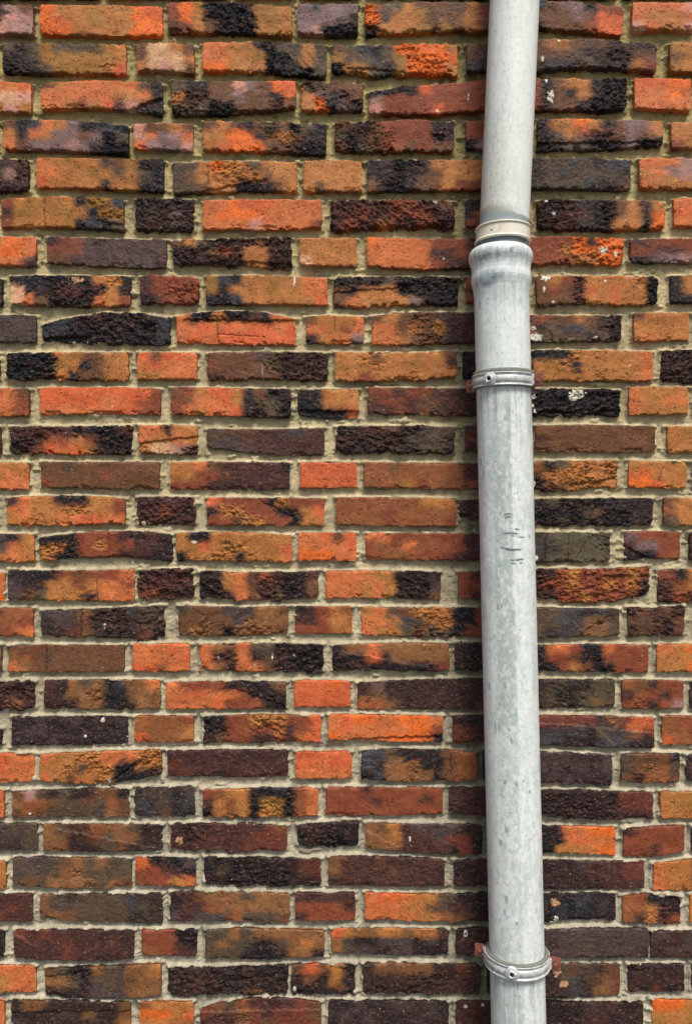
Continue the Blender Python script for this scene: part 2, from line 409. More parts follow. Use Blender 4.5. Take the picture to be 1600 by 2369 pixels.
1490 2017 3890 3890 3905 4020 4025 4025 tmmmbmnmmm/tmmmmbmmmn/nmmnmmmmnm
2060 2390 3905 3905 3905 4025 4025 4025 nmmmn/nnmmn/mnnnm
2415 2925 3900 3908 3908 4035 4038 4032 nnnkunmmrr/kkknnmmmrr/nknnnnmmmm
2965 3260 3920 3905 3892 4045 4045 4045 attgg/attgn/atttn
#
-150 148 4058 4058 4058 4185 4185 4185 vmmmm/kmmrm/errmm
178 738 4065 4058 4058 4175 4190 4198 tgnggggsnk/tugggggsgk/bttggggkkn
770 1315 4050 4050 4060 4185 4188 4190 nmbtTtgytt/nmmettYyyt/umuuuegggb
1340 1612 4052 4052 4052 4180 4180 4180 mmmmm/rrrem/mrrrr
1655 2225 4052 4058 4055 4178 4182 4185 adoattgnnn/aaattggmnn/aaaattebmn
2420 2795 4060 4055 4055 4200 4180 4185 kkknkssnnn/kkksksskun/kkkskkkknn
2825 3090 4068 4060 4068 4190 4198 4200 erknn/eetMn/emTMr
3130 3400 4060 4060 4060 4190 4190 4190 tttt/attt/tttt
#
-150 18 4225 4225 4225 4355 4355 4355 nnnn/nmnn/nnnn
65 607 4220 4222 4225 4345 4362 4350 jmjmmmmnmn/mmmmjmmmmn/mmmmjmmnmm
640 895 4222 4222 4222 4340 4345 4345 rrrKK/rrrnn/eermm
930 1472 4222 4215 4225 4350 4355 4345 ggtgtttttt/gyggkkgtat/gggkkknttn
1500 2035 4218 4215 4218 4330 4340 4340 dattaataam/tunnuuunun/tguunuunnn
2068 2400 4215 4215 4215 4335 4335 4335 nmmmm/mnmmm/nnmnm
2425 2942 4222 4215 4215 4340 4350 4345 nuguuuuuuu/ukuuguuuuu/nuuuguuuun
2952 3330 4228 4228 4228 4352 4352 4352 umumt/nnumt/nmnnm
#
-150 162 4385 4385 4385 4512 4512 4512 aaaaa/tttaa/kttaa
205 732 4395 4385 4375 4520 4535 4520 bgKKtgutta/tYgkuggbtt/nknnuuuttt
762 1305 4395 4390 4378 4520 4522 4515 NnnNNNNNKN/nNBMNNNNNN/knMNNNNTnN
1322 1612 4378 4378 4378 4520 4520 4520 bdbaK/nbkan/kKnnn
1645 2180 4378 4375 4382 4510 4518 4515 ntttttnnrn/nnnnNNNnmn/nNnnNnnnmn
2210 2400 4380 4380 4380 4515 4515 4515 nnnn/nkkn/nnnn
2425 2815 4378 4378 4380 4535 4535 4520 kkkgbugkbb/kkkgsngbtr/skkkssnttr
2850 3105 4378 4378 4378 4505 4505 4505 Knnnn/nmnmm/mnrnN
3140 3420 4375 4375 4375 4505 4505 4505 nmmm/mmnn/nnmm
#
-150 22 4545 4545 4545 4675 4675 4675 aaaa/aaaa/ataa
50 592 4540 4545 4550 4680 4680 4680 nttkkkkkkt/kkkkgktkke/skkkknkkka
632 880 4548 4548 4548 4670 4670 4670 etttt/oootd/tttte
910 1457 4580 4530 4555 4680 4680 4680 rbgemmmmrb/mMmHrmrrrb/mrMHrbrrrr
1490 2035 4545 4545 4545 4680 4680 4680 nnunnuungn/nununnnnun/nnnunnnunn
2070 2390 4545 4545 4545 4675 4675 4675 mmmmm/mmnmm/mmmmm
2415 2918 4545 4550 4545 4680 4680 4680 nkknnummnn/nnnnnmmnnn/nknnmmmnnn
2960 3330 4540 4540 4540 4680 4680 4680 ootyt/ttyyt/ytyyt
"""
rows = [[ln.split() for ln in blk.strip().splitlines()] for blk in ROWS.split('#')]
bricks = []                    # x0 x1 (top l m r) (bottom l m r) map density
maps = [b[8] for r in rows for b in r]
XL, XR = -2400, 5600           # the wall runs on well past the frame
ZTOP = -1500
ZBOT = 1184.5*1.9625 + EYE/(D/F)*1.9625      # the ground line in the same units
def filler(x0, x1, top, bot):
    x0 = max(x0, XL+4); x1 = min(x1, XR-4)
    if x1-x0 < 60: return
    if bot > ZBOT-3: bot = ZBOT-3
    if bot-top < 25: return
    bricks.append((x0, x1, (top,)*3, (bot,)*3, maps[rng.integers(len(maps))], 2))
for r in rows:
    for b in r:
        v = [float(q) for q in b[:8]]
        q = b[8]; dark = sum(ch in 'knmugsKNMUGSb' for ch in q)/len(q)
        if v[2] > 2700 and dark > .42:
            for p, t_ in ('th', 'TH', 'rj', 'Rj', 'yh', 'Yh'): q = q.replace(p, t_)
            if v[2] > 3560: q = q.replace('a', 't')
        bricks.append((v[0], v[1], v[2:5], v[5:8], q, 1))
    f, la = r[0], r[-1]
    x = float(f[0])-30
    while x > XL:
        L = 550 if rng.random() < .6 else 268
        filler(x-L, x, float(f[2]), float(f[5])); x -= L+32
    x = float(la[1])+30
    while x < XR:
        L = 550 if rng.random() < .6 else 268
        filler(x, x+L, float(la[4]), float(la[7])); x += L+32
PITCH = 164
t0 = 18-175
while t0 > ZTOP:
    x = XL-rng.integers(0, 400)
    while x < XR:
        L = 556 if rng.random() < .6 else 270
        filler(x, x+L, t0, t0+135); x += L+30
    t0 -= 172
t0 = 4545+PITCH
while t0 < ZBOT+20:
    x = XL-rng.integers(0, 400)
    while x < XR:
        L = 545 if rng.random() < .6 else 262
        filler(x, x+L, t0, t0+128); x += L+30
    t0 += PITCH

# paint splashes and pale chips that sit on the wall: x y rx ry colour
SPL = [(467, 3270, 9, 9, 'w'), (387, 3343, 6, 6, 'w'), (2478, 368, 7, 9, 'w'), (2497, 440, 14, 26, 'w'), (2535, 184, 6, 6, 'w'),
       (2460, 268, 6, 12, 'w'), (2475, 1262, 22, 12, 'w'), (2468, 1315, 6, 18, 'w'), (2735, 1135, 16, 16, 'w'), (2795, 1152, 9, 13, 'w'),
       (2432, 1532, 30, 17, 'w'), (2418, 1490, 16, 8, 'w'), (2700, 1530, 12, 6, 'w'), (2620, 1790, 34, 20, 'w'), (2600, 1810, 16, 8, 'w'),
       (2422, 1800, 8, 12, 'w'), (2418, 1840, 7, 7, 'w'), (2424, 1868, 6, 10, 'w'), (2420, 2195, 9, 22, 'w'), (2428, 2535, 14, 12, 'w'),
       (2418, 2505, 6, 30, 'w'), (2515, 4100, 20, 18, 'c'), (2524, 4180, 9, 20, 'w'), (2505, 4195, 16, 8, 'w'), (2111, 4236, 9, 16, 'w'),
       (2112, 4570, 8, 8, 'w'), (2190, 4563, 8, 7, 'w'), (2528, 4410, 15, 26, 'c'), (2558, 4470, 18, 14, 'c'), (1984, 502, 7, 7, 'w'),
       (2125, 440, 3, 14, 'w'), (1336, 1280, 5, 24, 'w'), (475, 2842, 6, 12, 'w'), (1236, 2980, 4, 14, 'w'), (882, 2462, 12, 6, 'w'),
       (497, 3545, 6, 10, 'w'), (138, 3695, 6, 5, 'w'), (1860, 3808, 4, 10, 'w'), (812, 3820, 16, 18, 'c'), (2510, 585+785, 5, 5, 'w'),
       (2745, 1275, 5, 5, 'w'), (1190, 1680, 3, 40, 'l'), (2013, 1140+35, 4, 4, 'w'), (2375+40, 4250, 8, 20, 'c'), (1974, 905+15, 12, 6, 'w'),
       (2478, 912, 7, 6, 'w'), (2512, 970, 8, 7, 'w'), (1338, 4490, 7, 9, 'w'), (2855, 1660, 4, 4, 'w'), (600, 1262+20, 1, 1, 'w'), (345, 1270, 30, 12, 'c'),
       (510, 1845, 3, 3, 'w'), (2060, 4590, 4, 4, 'w')]
# cracks: x0 y0 x1 y1
CRK = [(2700, 905, 2706, 1040), (2672, 2440, 2580, 2600), (2582, 2420, 2576, 2548), (2480, 2420, 2470, 2550), (495, 2412, 492, 2480),
       (436, 2640, 444, 2728), (980, 1440, 990, 1560), (990, 1515, 1200, 1530), (200, 895, 208, 1030), (2046, 3425, 2048, 3510),
       (330, 2415, 332, 2500), (2600, 2985, 2596, 2985), (2584, 3085, 2588, 3215), (1515, 1430, 1518, 1500), (2498, 1505, 2506, 1548),
       (960, 2290, 1180, 2388), (1250, 2270, 1330, 2340), (3010, 2120, 2985, 2210), (375, 2770, 365, 2890), (1150, 3110, 1250, 3180), (2560, 920, 2545, 1010),
       (945, 735, 945, 860), (210, 2930, 208, 3050), (2870, 1250, 2872, 1252)]

# breaks and ledges on single bricks: x0 y0 x1 y1 and the step in mm on the lower side of the line
FLT = [(590, 500, 740, 440, -5), (900, 868, 1200, 810, -4), (200, 1532, 400, 1524, -7), (840, 1448, 1330, 1455, -3.5), (785, 1150, 850, 1205, -3), (1515, 1325, 1850, 1300, -3),
       (635, 2012, 890, 1978, -4), (940, 2280, 1180, 2385, 2.5), (1190, 2275, 1330, 2345, -2.5), (340, 2538, 560, 2515, -4), (2600, 2815, 2645, 2872, 2), (2645, 2872, 2760, 2795, -2.5),
       (1480, 2945, 1980, 3035, 2.5), (1080, 3130, 1290, 3200, -3), (1590, 3353, 2000, 3338, -5), (2442, 3280, 2960, 3325, 3), (2700, 3300, 2780, 3385, 3), (520, 3530, 640, 3450, -4),
       (260, 3765, 700, 3850, 2.5), (70, 4235, 160, 4292, 2.5), (370, 4335, 480, 4255, 2.5), (215, 4432, 400, 4400, -3), (60, 4598, 590, 4590, -2.5), (915, 4592, 1440, 4578, 3),
       (330, 556, 575, 610, 2.5), (1580, 305, 1900, 330, -3), (2600, 2202, 2790, 2165, -4), (2860, 2490, 2960, 2545, -5), (1350, 1860, 1620, 1868, -6), (780, 500, 1300, 505, -3.5),
       (1680, 430, 1850, 385, 3.5), (2445, 650, 2990, 640, -4), (2880, 1520, 2878, 1430, -2), (1100, 1185, 1310, 1195, -4), (190, 85, 400, 20, 1.5), (1660, 110, 1750, 140, -4), (450, 1000, 560, 1020, -3),
       (2085, 2335, 2300, 2352, -4), (1640, 3440, 1760, 3480, 2), (800, 2290, 1000, 2290, 0.5), (2850, 4130, 2890, 4190, 3), (1640, 3760, 1800, 3840, 2), (2450, 1870, 2800, 1860, -3)]
U = D/F/1.9625                 # metres per unit at the wall face
def quad3(t, a, b, c):         # smooth curve through three heights
    return a*(1-t)*(1-2*t)+b*4*t*(1-t)+c*t*(2*t-1)
BV, BQ, BC = [], [], []; base = 0
pal_l = {k: lin(v) for k, v in PAL.items()}
for bi, (x0, x1, tp, bt, cmap, dens) in enumerate(bricks):
    step = 1.3 if dens == 1 else 5.5        # mm
    W = (x1-x0)*U*1000; H = (bt[1]-tp[1])*U*1000
    nu = max(8, int(W/step)); nv = max(8, int(H/step))
    u = np.linspace(0, 1, nu); v = np.linspace(0, 1, nv)
    s1, s2 = rng.random(2)*200
    gw = cmap.split('/'); nc = min(len(q) for q in gw)
    rghmean = np.mean([ch.isupper() for q in gw for ch in q[:nc]])
    wob = 1.0+4.6*rghmean+2.6*rng.random()**2
    wamp = .15+.7*rng.random(); shp = .15*rng.random(); rot = (rng.random()-.5)*1.6
    uu, vv = np.meshgrid(u, v)                # v = 0 at the top
    # outline
    top = quad3(u, *tp) + wob*1.1*fbm(u*W/16+s1, u*0+s2, 3)
    top = top+1.3*fbm(u*W/4.5+s2, u*0+s1+20, 2)
    bot = quad3(u, *bt) + wob*1.7*fbm(u*W/14+s1+50, u*0+s2, 3)+(1.2+wob*.6)*fbm(u*W/4+s2, u*0+s1+40, 2)
    q = np.clip((np.abs(2*v-1)-.62)/.38, 0, 1); cr = (3+rng.random()*5+7*rghmean*rng.random())*(1-np.sqrt(1-q*q*.98))
    lf = x0 + wob*1.0*fbm(v*H/12+s1, v*0+s2+90, 3) + cr
    rt = x1 + wob*1.0*fbm(v*H/12+s1+30, v*0+s2+90, 3) - cr*(.7+.6*rng.random())
    X = lf[:, None]*(1-uu)+rt[:, None]*uu
    Y = top[None, :]*(1-vv)+bot[None, :]*vv
    xm, ym = X*U*1000, Y*U*1000               # mm in the wall plane
    # colour map lookup with ragged borders
    xr_, yr_ = xm*math.cos(rot)+ym*math.sin(rot), ym*math.cos(rot)-xm*math.sin(rot)
    wx = wamp*fbm(xr_/26+s1, yr_/9+s2, 5, .55)*.45 + fbm(xm/4+s2, ym/3+s1, 3)*.10
    wy = wamp*fbm(xr_/24+s2+9, yr_/8+s1, 5, .55)*.55 + fbm(xm/4+s1, ym/3+s2, 3)*.12
    gx = np.clip(uu*nc-.5+wx, 0, nc-1.001); gy = np.clip(vv*3-.5+wy, 0, 1.999)
    ix = gx.astype(int); iy = gy.astype(int)
    fx = sst(shp, 1-shp, gx-ix); fy = sst(shp, 1-shp, gy-iy)
    tab = np.array([[pal_l[ch.lower()] for ch in q[:nc]] for q in gw]); tab = tab*(1+.09*(rng.random(tab.shape[:2])-.5))[..., None]
    rgt = np.array([[float(ch.isupper()) for ch in q[:nc]] for q in gw])
    ix1 = np.minimum(ix+1, nc-1)
    def look(T):
        if T.ndim == 3: fX, fY = fx[..., None], fy[..., None]
        else: fX, fY = fx, fy
        return (T[iy, ix]*(1-fX)+T[iy, ix1]*fX)*(1-fY)+(T[iy+1, ix]*(1-fX)+T[iy+1, ix1]*fX)*fY
    tmean = tab.mean((0, 1)); pull = .40*sst(.16, .06, tmean[0]); tab = tab*(1-pull)+tmean*pull
    c = look(tab); rg = look(rgt)
    lum = c @ np.array([.3, .6, .1]); dk = np.clip(1-lum/.10, 0, 1); rg = np.clip(rg+.28*dk, 0, 1)
    # relief in mm
    du = np.minimum(uu, 1-uu)*W; dv = np.minimum(vv, 1-vv)*H
    ed = np.minimum(du, dv)+fbm(xm/9+s1, ym/9+s2, 3)*1.1
    Rr = 1.5+rng.random()*1.2+2.0*rghmean
    q = np.clip(1-ed/Rr, 0, 1); drop = -(Rr+.6)*(1-np.sqrt(1-q*q*.999))
    h = drop + .9*fbm(xm/45+s2, ym/30+s1, 3)
    h += (rng.random()-.5)*4.6 + (uu-.5)*(rng.random()-.5)*4.5 + (vv-.5)*(rng.random()-.5)*4.5
    fine = fbm(xm/6+s1, ym/5+s2, 4)
    h += fine*(.22+1.6*rg)
    crag = np.abs(vnoise(xm/3.1+s1+9, ym/2.6+s2+9)-.5)*2+np.abs(vnoise(xm/6.3+s2, ym/4.7+s1)-.5)*2.6-1.1
    h += crag*(.03+1.3*rg)
    h += (.5+2.2*rg)*sst(.1, .9, rghmean+.5*rng.random())*(ridge(xr_/26+s2+8, yr_/11+s1+8, 3)-.3)
    h += rg*(3.0*fbm(xm/15+s2+4, ym/9+s1+4, 5, .7) - 3.0*sst(.62, 1.0, ridge(xm/12+s1, ym/9+s2)))
    h += dk*.7*fbm(xm/5+s2, ym/4+s1, 3)
    # slaked corners and chips along the lower edge
    chip = sst(.28, .62, fbm(xm/17+s1+70, ym/17+s2+70, 4))*sst(9, 2, dv + (1-vv)*3)*(.5+1.2*rng.random())
    h -= 5.0*chip*(.45+.9*rghmean)
    for (ax, ay, bx, by, mm) in FLT:
        if max(ax, bx) < x0 or min(ax, bx) > x1 or (ay+by)/2 < tp[1]-5 or (ay+by)/2 > bt[1]+5: continue
        L = math.hypot(bx-ax, by-ay); tx, ty = (bx-ax)/L, (by-ay)/L
        t = (X-ax)*tx+(Y-ay)*ty; dn = -(X-ax)*ty+(Y-ay)*tx+6*fbm(xm/9+ax, ym/9, 4)
        on = sst(-25, 5, t)*sst(L+25, L-5, t)
        h += mm*on*sst(-2.5, 2.5, dn)*np.exp(-np.clip(dn, 0, 999)/70)
    # colour detail
    mott = fbm(xr_/14+s2+33, yr_/3.6+s1+12, 5, .68)
    big = fbm(xm/40+s1+3, ym/25+s2+2, 3)
    c = c*(1+.15*mott*(1+1.0*rg)+.10*big)[..., None]
    burn = sst(.50, .90, fbm(xm/9+s1+120, ym/5+s2+130, 5, .65))*(.05+.5*rng.random()**3+.35*rg)
    c = c*(1-burn[..., None]) + c*np.array([.30, .32, .38])*burn[..., None]
    rust = sst(.45, .85, fbm(xm/8+s2+150, ym/6+s1+160, 4))*.35*(1-.4*rg)
    c = c*(1-rust[..., None]) + (c*.4+pal_l['e']*.6)*rust[..., None]
    grit = fbm(xr_/5+s2+310, yr_/2.4+s1+320, 4, .75)
    c = c*(1+(.16+.22*rg+.14*dk)*grit)[..., None]
    hue = fbm(xr_/30+s1+60, yr_/12+s2+60, 4)[..., None]
    c = c*(1+hue*np.array([.02, .09, .10]))
    pore = sst(.60, .74, fbm(xm/2.6+s2+220, ym/2.4+s1+230, 2))*sst(.0, .5, fbm(xm/18+s2+250, ym/12+s1+260, 2)+.25)
    h -= .8*pore; c = c*(1-.6*pore[..., None])
    ew = sst(2.0, .2, ed)*(rng.random()**1.5)*.8*sst(-.2, .5, fbm(xm/9+s1+270, ym/9+s2+270, 3))
    c = c*(1-ew[..., None])+np.minimum(c*1.3+.08, .6)*ew[..., None]
    specks = sst(.68, .85, fine)*rg
    c = c*(1-.55*specks[..., None])+pal_l['e']*.75*(.55*specks[..., None])
    pale = sst(.60, .9, fbm(xm/3.2+s1, ym/3+s2, 2))*.30*(.4+dk)
    c = c*(1-pale[..., None])+pal_l['l']*.8*pale[..., None]
    for (sx, sy, rx, ry, sc) in SPL:
        if sx < x0-40 or sx > x1+40 or sy < tp[1]-60 or sy > bt[1]+60: continue
        dd = ((X-sx)/rx)**2+((Y-sy)/ry)**2
        mk = sst(1.25, .85, dd+.9*fbm(X/9+s1, Y/9, 3)*(1 if max(rx, ry) > 8 else .25))
        mk = mk*(1 if max(rx, ry) < 12 else sst(-.5, -.1, fbm(X/7+2, Y/7+9, 3)+.25))
        c = c*(1-mk[..., None])+pal_l[sc]*(.95)*mk[..., None]; h += .35*mk
    for (ax, ay, bx, by) in CRK:
        if max(ax, bx) < x0 or min(ax, bx) > x1 or max(ay, by) < tp[1]-5 or min(ay, by) > bt[1]+5: continue
        L2 = (bx-ax)**2+(by-ay)**2+1e-3
        t = np.clip(((X-ax)*(bx-ax)+(Y-ay)*(by-ay))/L2, 0, 1)
        dd = np.hypot(X-ax-t*(bx-ax)+5*fbm(Y/18+ax, X/18, 3), Y-ay-t*(by-ay)+4*fbm(X/18+ay, Y/18, 3))
        mk = sst(5, 1.5, dd); h -= 1.8*mk; c = c*(1-.5*mk[..., None])
    c = np.clip(c, .004, .85)
    x = (X/1.9625-800)*D/F; z = EYE+(1184.5-Y/1.9625)*D/F; y = -h/1000.0
    V = np.stack([x, y, z], -1).reshape(-1, 3)
    cc = np.concatenate([c, rg[..., None]], -1).reshape(-1, 4)
    BV.append(V); BC.append(cc); BQ.append(grid_quads(nu, nv, base)[:, ::-1]); nf = len(V)
    # sides, straight back into the mortar, in two steps
    idx = np.arange(nf).reshape(nv, nu)
    ring = np.concatenate([idx[0, :-1], idx[:-1, -1], idx[-1, :0:-1], idx[:0:-1, 0]])
    rv = V[ring]; n = len(ring); cx = V.mean(0)
    a = rv.copy(); a[:, 1] += .004; a[:, 0] += (rv[:, 0]-cx[0])*.002
    b2 = rv.copy(); b2[:, 1] = .024
    BV += [a, b2]; BC += [cc[ring], cc[ring]]
    r0 = ring+base; r1 = base+nf+np.arange(n); r2 = r1+n
    for p, qv in ((r0, r1), (r1, r2)):
        BQ.append(np.stack([p, qv, np.roll(qv, -1), np.roll(p, -1)], 1))
    base += nf+2*n
wall = empty('brick_wall', (0, 0.12, 0))
tag(wall, label='old clinker brick wall of orange, brown and black burnt bricks with beige mortar joints, behind the downpipe', category='brick wall')
def off(V): V = V.copy(); V[:, 1] -= .12; return V
mesh_obj('bricks', off(np.concatenate(BV)), np.concatenate(BQ), M_BRICK, wall, np.concatenate(BC))
print('brick verts', base)

# ------------------------------------------------------------------ mortar bed
def mortar_patch(xa, xb, ya, yb, step):
    def axis(a, lo, hi, b):                   # fine inside the photographed part, coarser beyond it
        k = U*1000
        return np.concatenate([np.linspace(a, lo, int((lo-a)*k/6), endpoint=False), np.linspace(lo, hi, int((hi-lo)*k/step), endpoint=False), np.linspace(hi, b, int((b-hi)*k/6))])
    ax_, ay_ = axis(xa, -300, 3440, xb), axis(ya, -150, 4800, yb); nu, nv = len(ax_), len(ay_)
    X, Y = np.meshgrid(ax_, ay_)
    xm, ym = X*U*1000, Y*U*1000
    tt = np.clip(Y/4649, 0, 1)
    h = -(17.0-6.5*sst(.05, .6, tt)) + 2.3*fbm(xm/60+3, ym/45, 3) + 1.1*fbm(xm/12, ym/9, 4) + .5*fbm(xm/3.2, ym/3.0, 2)
    h -= 2.0*sst(.55, .85, fbm(xm/7+40, ym/6+40, 3))
    below = np.full(X.shape, 99.); side = np.full(X.shape, 99.)
    for (x0, x1, tp, bt, cm_, dn) in bricks:
        i0, i1 = np.searchsorted(ax_, [x0-30, x1+30]); j0, j1 = np.searchsorted(ay_, [min(tp)-45, max(bt)+4])
        if i0 >= i1 or j0 >= j1: continue
        xs = X[j0:j1, i0:i1]; ys = Y[j0:j1, i0:i1]
        d = quad3(np.clip((xs-x0)/(x1-x0), 0, 1), *tp)-ys
        inx = (xs > x0-14) & (xs < x1+14)
        below[j0:j1, i0:i1] = np.where(inx, np.minimum(below[j0:j1, i0:i1], np.abs(d)), below[j0:j1, i0:i1])
        ds = np.minimum(np.abs(xs-x0), np.abs(xs-x1)); iny = (d < 4) & (ys < bt[1]+2)
        side[j0:j1, i0:i1] = np.where(iny, np.minimum(side[j0:j1, i0:i1], ds), side[j0:j1, i0:i1])
    lip = fbm(xm/14+70, ym/14+70, 3)
    h += (6.0+3.0*lip)*sst(15, 1, below) + (3.6+2.4*lip)*sst(15, 2, side)
    h += 5*sst(.45, .9, fbm(xm/24+500, ym/12+510, 4))
    ct = lin((190, 172, 118)); cm = lin((205, 189, 148)); cb = lin((197, 187, 161))
    a = sst(.05, .38, tt)[..., None]; b = sst(.35, .9, tt)[..., None]
    c = (ct*(1-a)+cm*a)*(1-b)+cb*b
    c = c*(1+.16*fbm(xm/70+9, ym/50, 4)+.14*fbm(xm/10, ym/8+77, 4))[..., None]
    dirt = sst(.30, .75, fbm(xm/26+200, ym/11+210, 5, .6))*.65
    c = c*(1-dirt[..., None])+c*np.array([.42, .44, .46])*dirt[..., None]
    # greenish grime behind and beside the pipe, deepened to paint in its shadow
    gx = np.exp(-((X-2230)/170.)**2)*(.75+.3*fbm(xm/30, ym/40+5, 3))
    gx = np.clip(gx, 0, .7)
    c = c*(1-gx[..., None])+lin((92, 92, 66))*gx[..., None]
    pt = sst(.6, .9, fbm(xm/6+300, ym/5+310, 4))*.5
    c = c*(1-pt[..., None])+lin((206, 200, 184))*pt[..., None]
    for (sx, sy, rx, ry, sc) in SPL:
        dd = ((X-sx)/rx)**2+((Y-sy)/ry)**2
        mk = sst(1.2, .8, dd); c = c*(1-mk[..., None])+pal_l[sc]*mk[..., None]
    c = np.clip(c, .01, .8)
    x = (X/1.9625-800)*D/F; z = EYE+(1184.5-Y/1.9625)*D/F; y = -h/1000.0
    return x, y, z, c, nu, nv
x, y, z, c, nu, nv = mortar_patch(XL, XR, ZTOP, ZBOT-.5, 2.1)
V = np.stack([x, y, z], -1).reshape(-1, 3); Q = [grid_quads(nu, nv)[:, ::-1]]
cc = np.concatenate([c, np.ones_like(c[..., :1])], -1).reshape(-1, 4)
idx = np.arange(nu*nv).reshape(nv, nu)
ring = np.concatenate([idx[0, :-1], idx[:-1, -1], idx[-1, :0:-1], idx[:0:-1, 0]]); n = len(ring)
bk = V[ring].copy(); bk[:, 1] = .24
r1 = nu*nv+np.arange(n); Q.append(np.stack([ring, r1, np.roll(r1, -1), np.roll(ring, -1)], 1))
V = np.concatenate([V, bk]); cc = np.concatenate([cc, cc[ring]])
Q.append(np.array([[r1[0], r1[nu-1+nv-1+nu-1], r1[nu-1+nv-1], r1[nu-1]]]))
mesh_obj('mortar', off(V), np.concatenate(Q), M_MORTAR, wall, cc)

# ------------------------------------------------------------------ ground (below the frame)
g = mesh_obj('ground', [(-40, -40, 0), (40, -40, 0), (40, 40, 0), (-40, 40, 0)], [[0, 1, 2, 3]], M_GROUND, smooth=False)
tag(g, kind='structure')

# ------------------------------------------------------------------ downpipe
PY = -0.095                    # depth of the pipe's axis
KP = (D+PY)/F
def axis_lower(py):            # photo height -> world centre of the lower pipe
    px = 1159.5+(1198.5-1159.5)*(py-700)/(2369-700)
    return np.array(P(px, py, PY))
def axis_upper(py):
    px = 1189.5+(1166.0-1189.5)*py/510.0
    return np.array(P(px, py, PY))
def tube(name, prof, axis, mat, parent, colf, seg=180, wall_t=None, loc=(0, 0, 0)):
    """prof: list of (photo height, radius mm); axis gives the centre; ring planes stay level"""
    prof = np.array(prof, dtype=float); n = len(prof)
    cen = np.array([axis(p) for p in prof[:, 0]]); th = np.linspace(0, 2*np.pi, seg, endpoint=False)
    T, PYS = np.meshgrid(th, prof[:, 0])
    r = prof[:, 1][:, None]/1000
    Vv = np.stack([cen[:, 0:1]+r*np.sin(T), cen[:, 1:2]-r*np.cos(T), cen[:, 2:3]+0*T], -1)
    c = colf(T, PYS, r*1000)
    i = np.arange(n-1)[:, None]*seg; j = np.arange(seg)[None, :]; k = (j+1) % seg
    Q = np.stack([i+j, i+seg+j, i+seg+k, i+k], -1).reshape(-1, 4)
    c = np.concatenate([np.clip(c, .01, .9), np.ones_like(c[..., :1])], -1)
    return mesh_obj(name, Vv.reshape(-1, 3)-np.array(loc), Q, mat, parent, c.reshape(-1, 4))
def blend(c, m, col): return c*(1-m[..., None])+lin(col)*m[..., None]
def wrapn(T, ym, s, sy, off=0., o=4, g=.55):   # noise on the pipe's skin, seamless round the back by mirroring
    a = (np.pi-np.abs(T-np.pi))*50*np.sign(np.sin(T)+1e-9)
    return fbm(a/s+off+60, ym/sy+off, o, g)
def ang(T): return (T+np.pi) % (2*np.pi)-np.pi  # 0 = facing out from the wall, + to the right
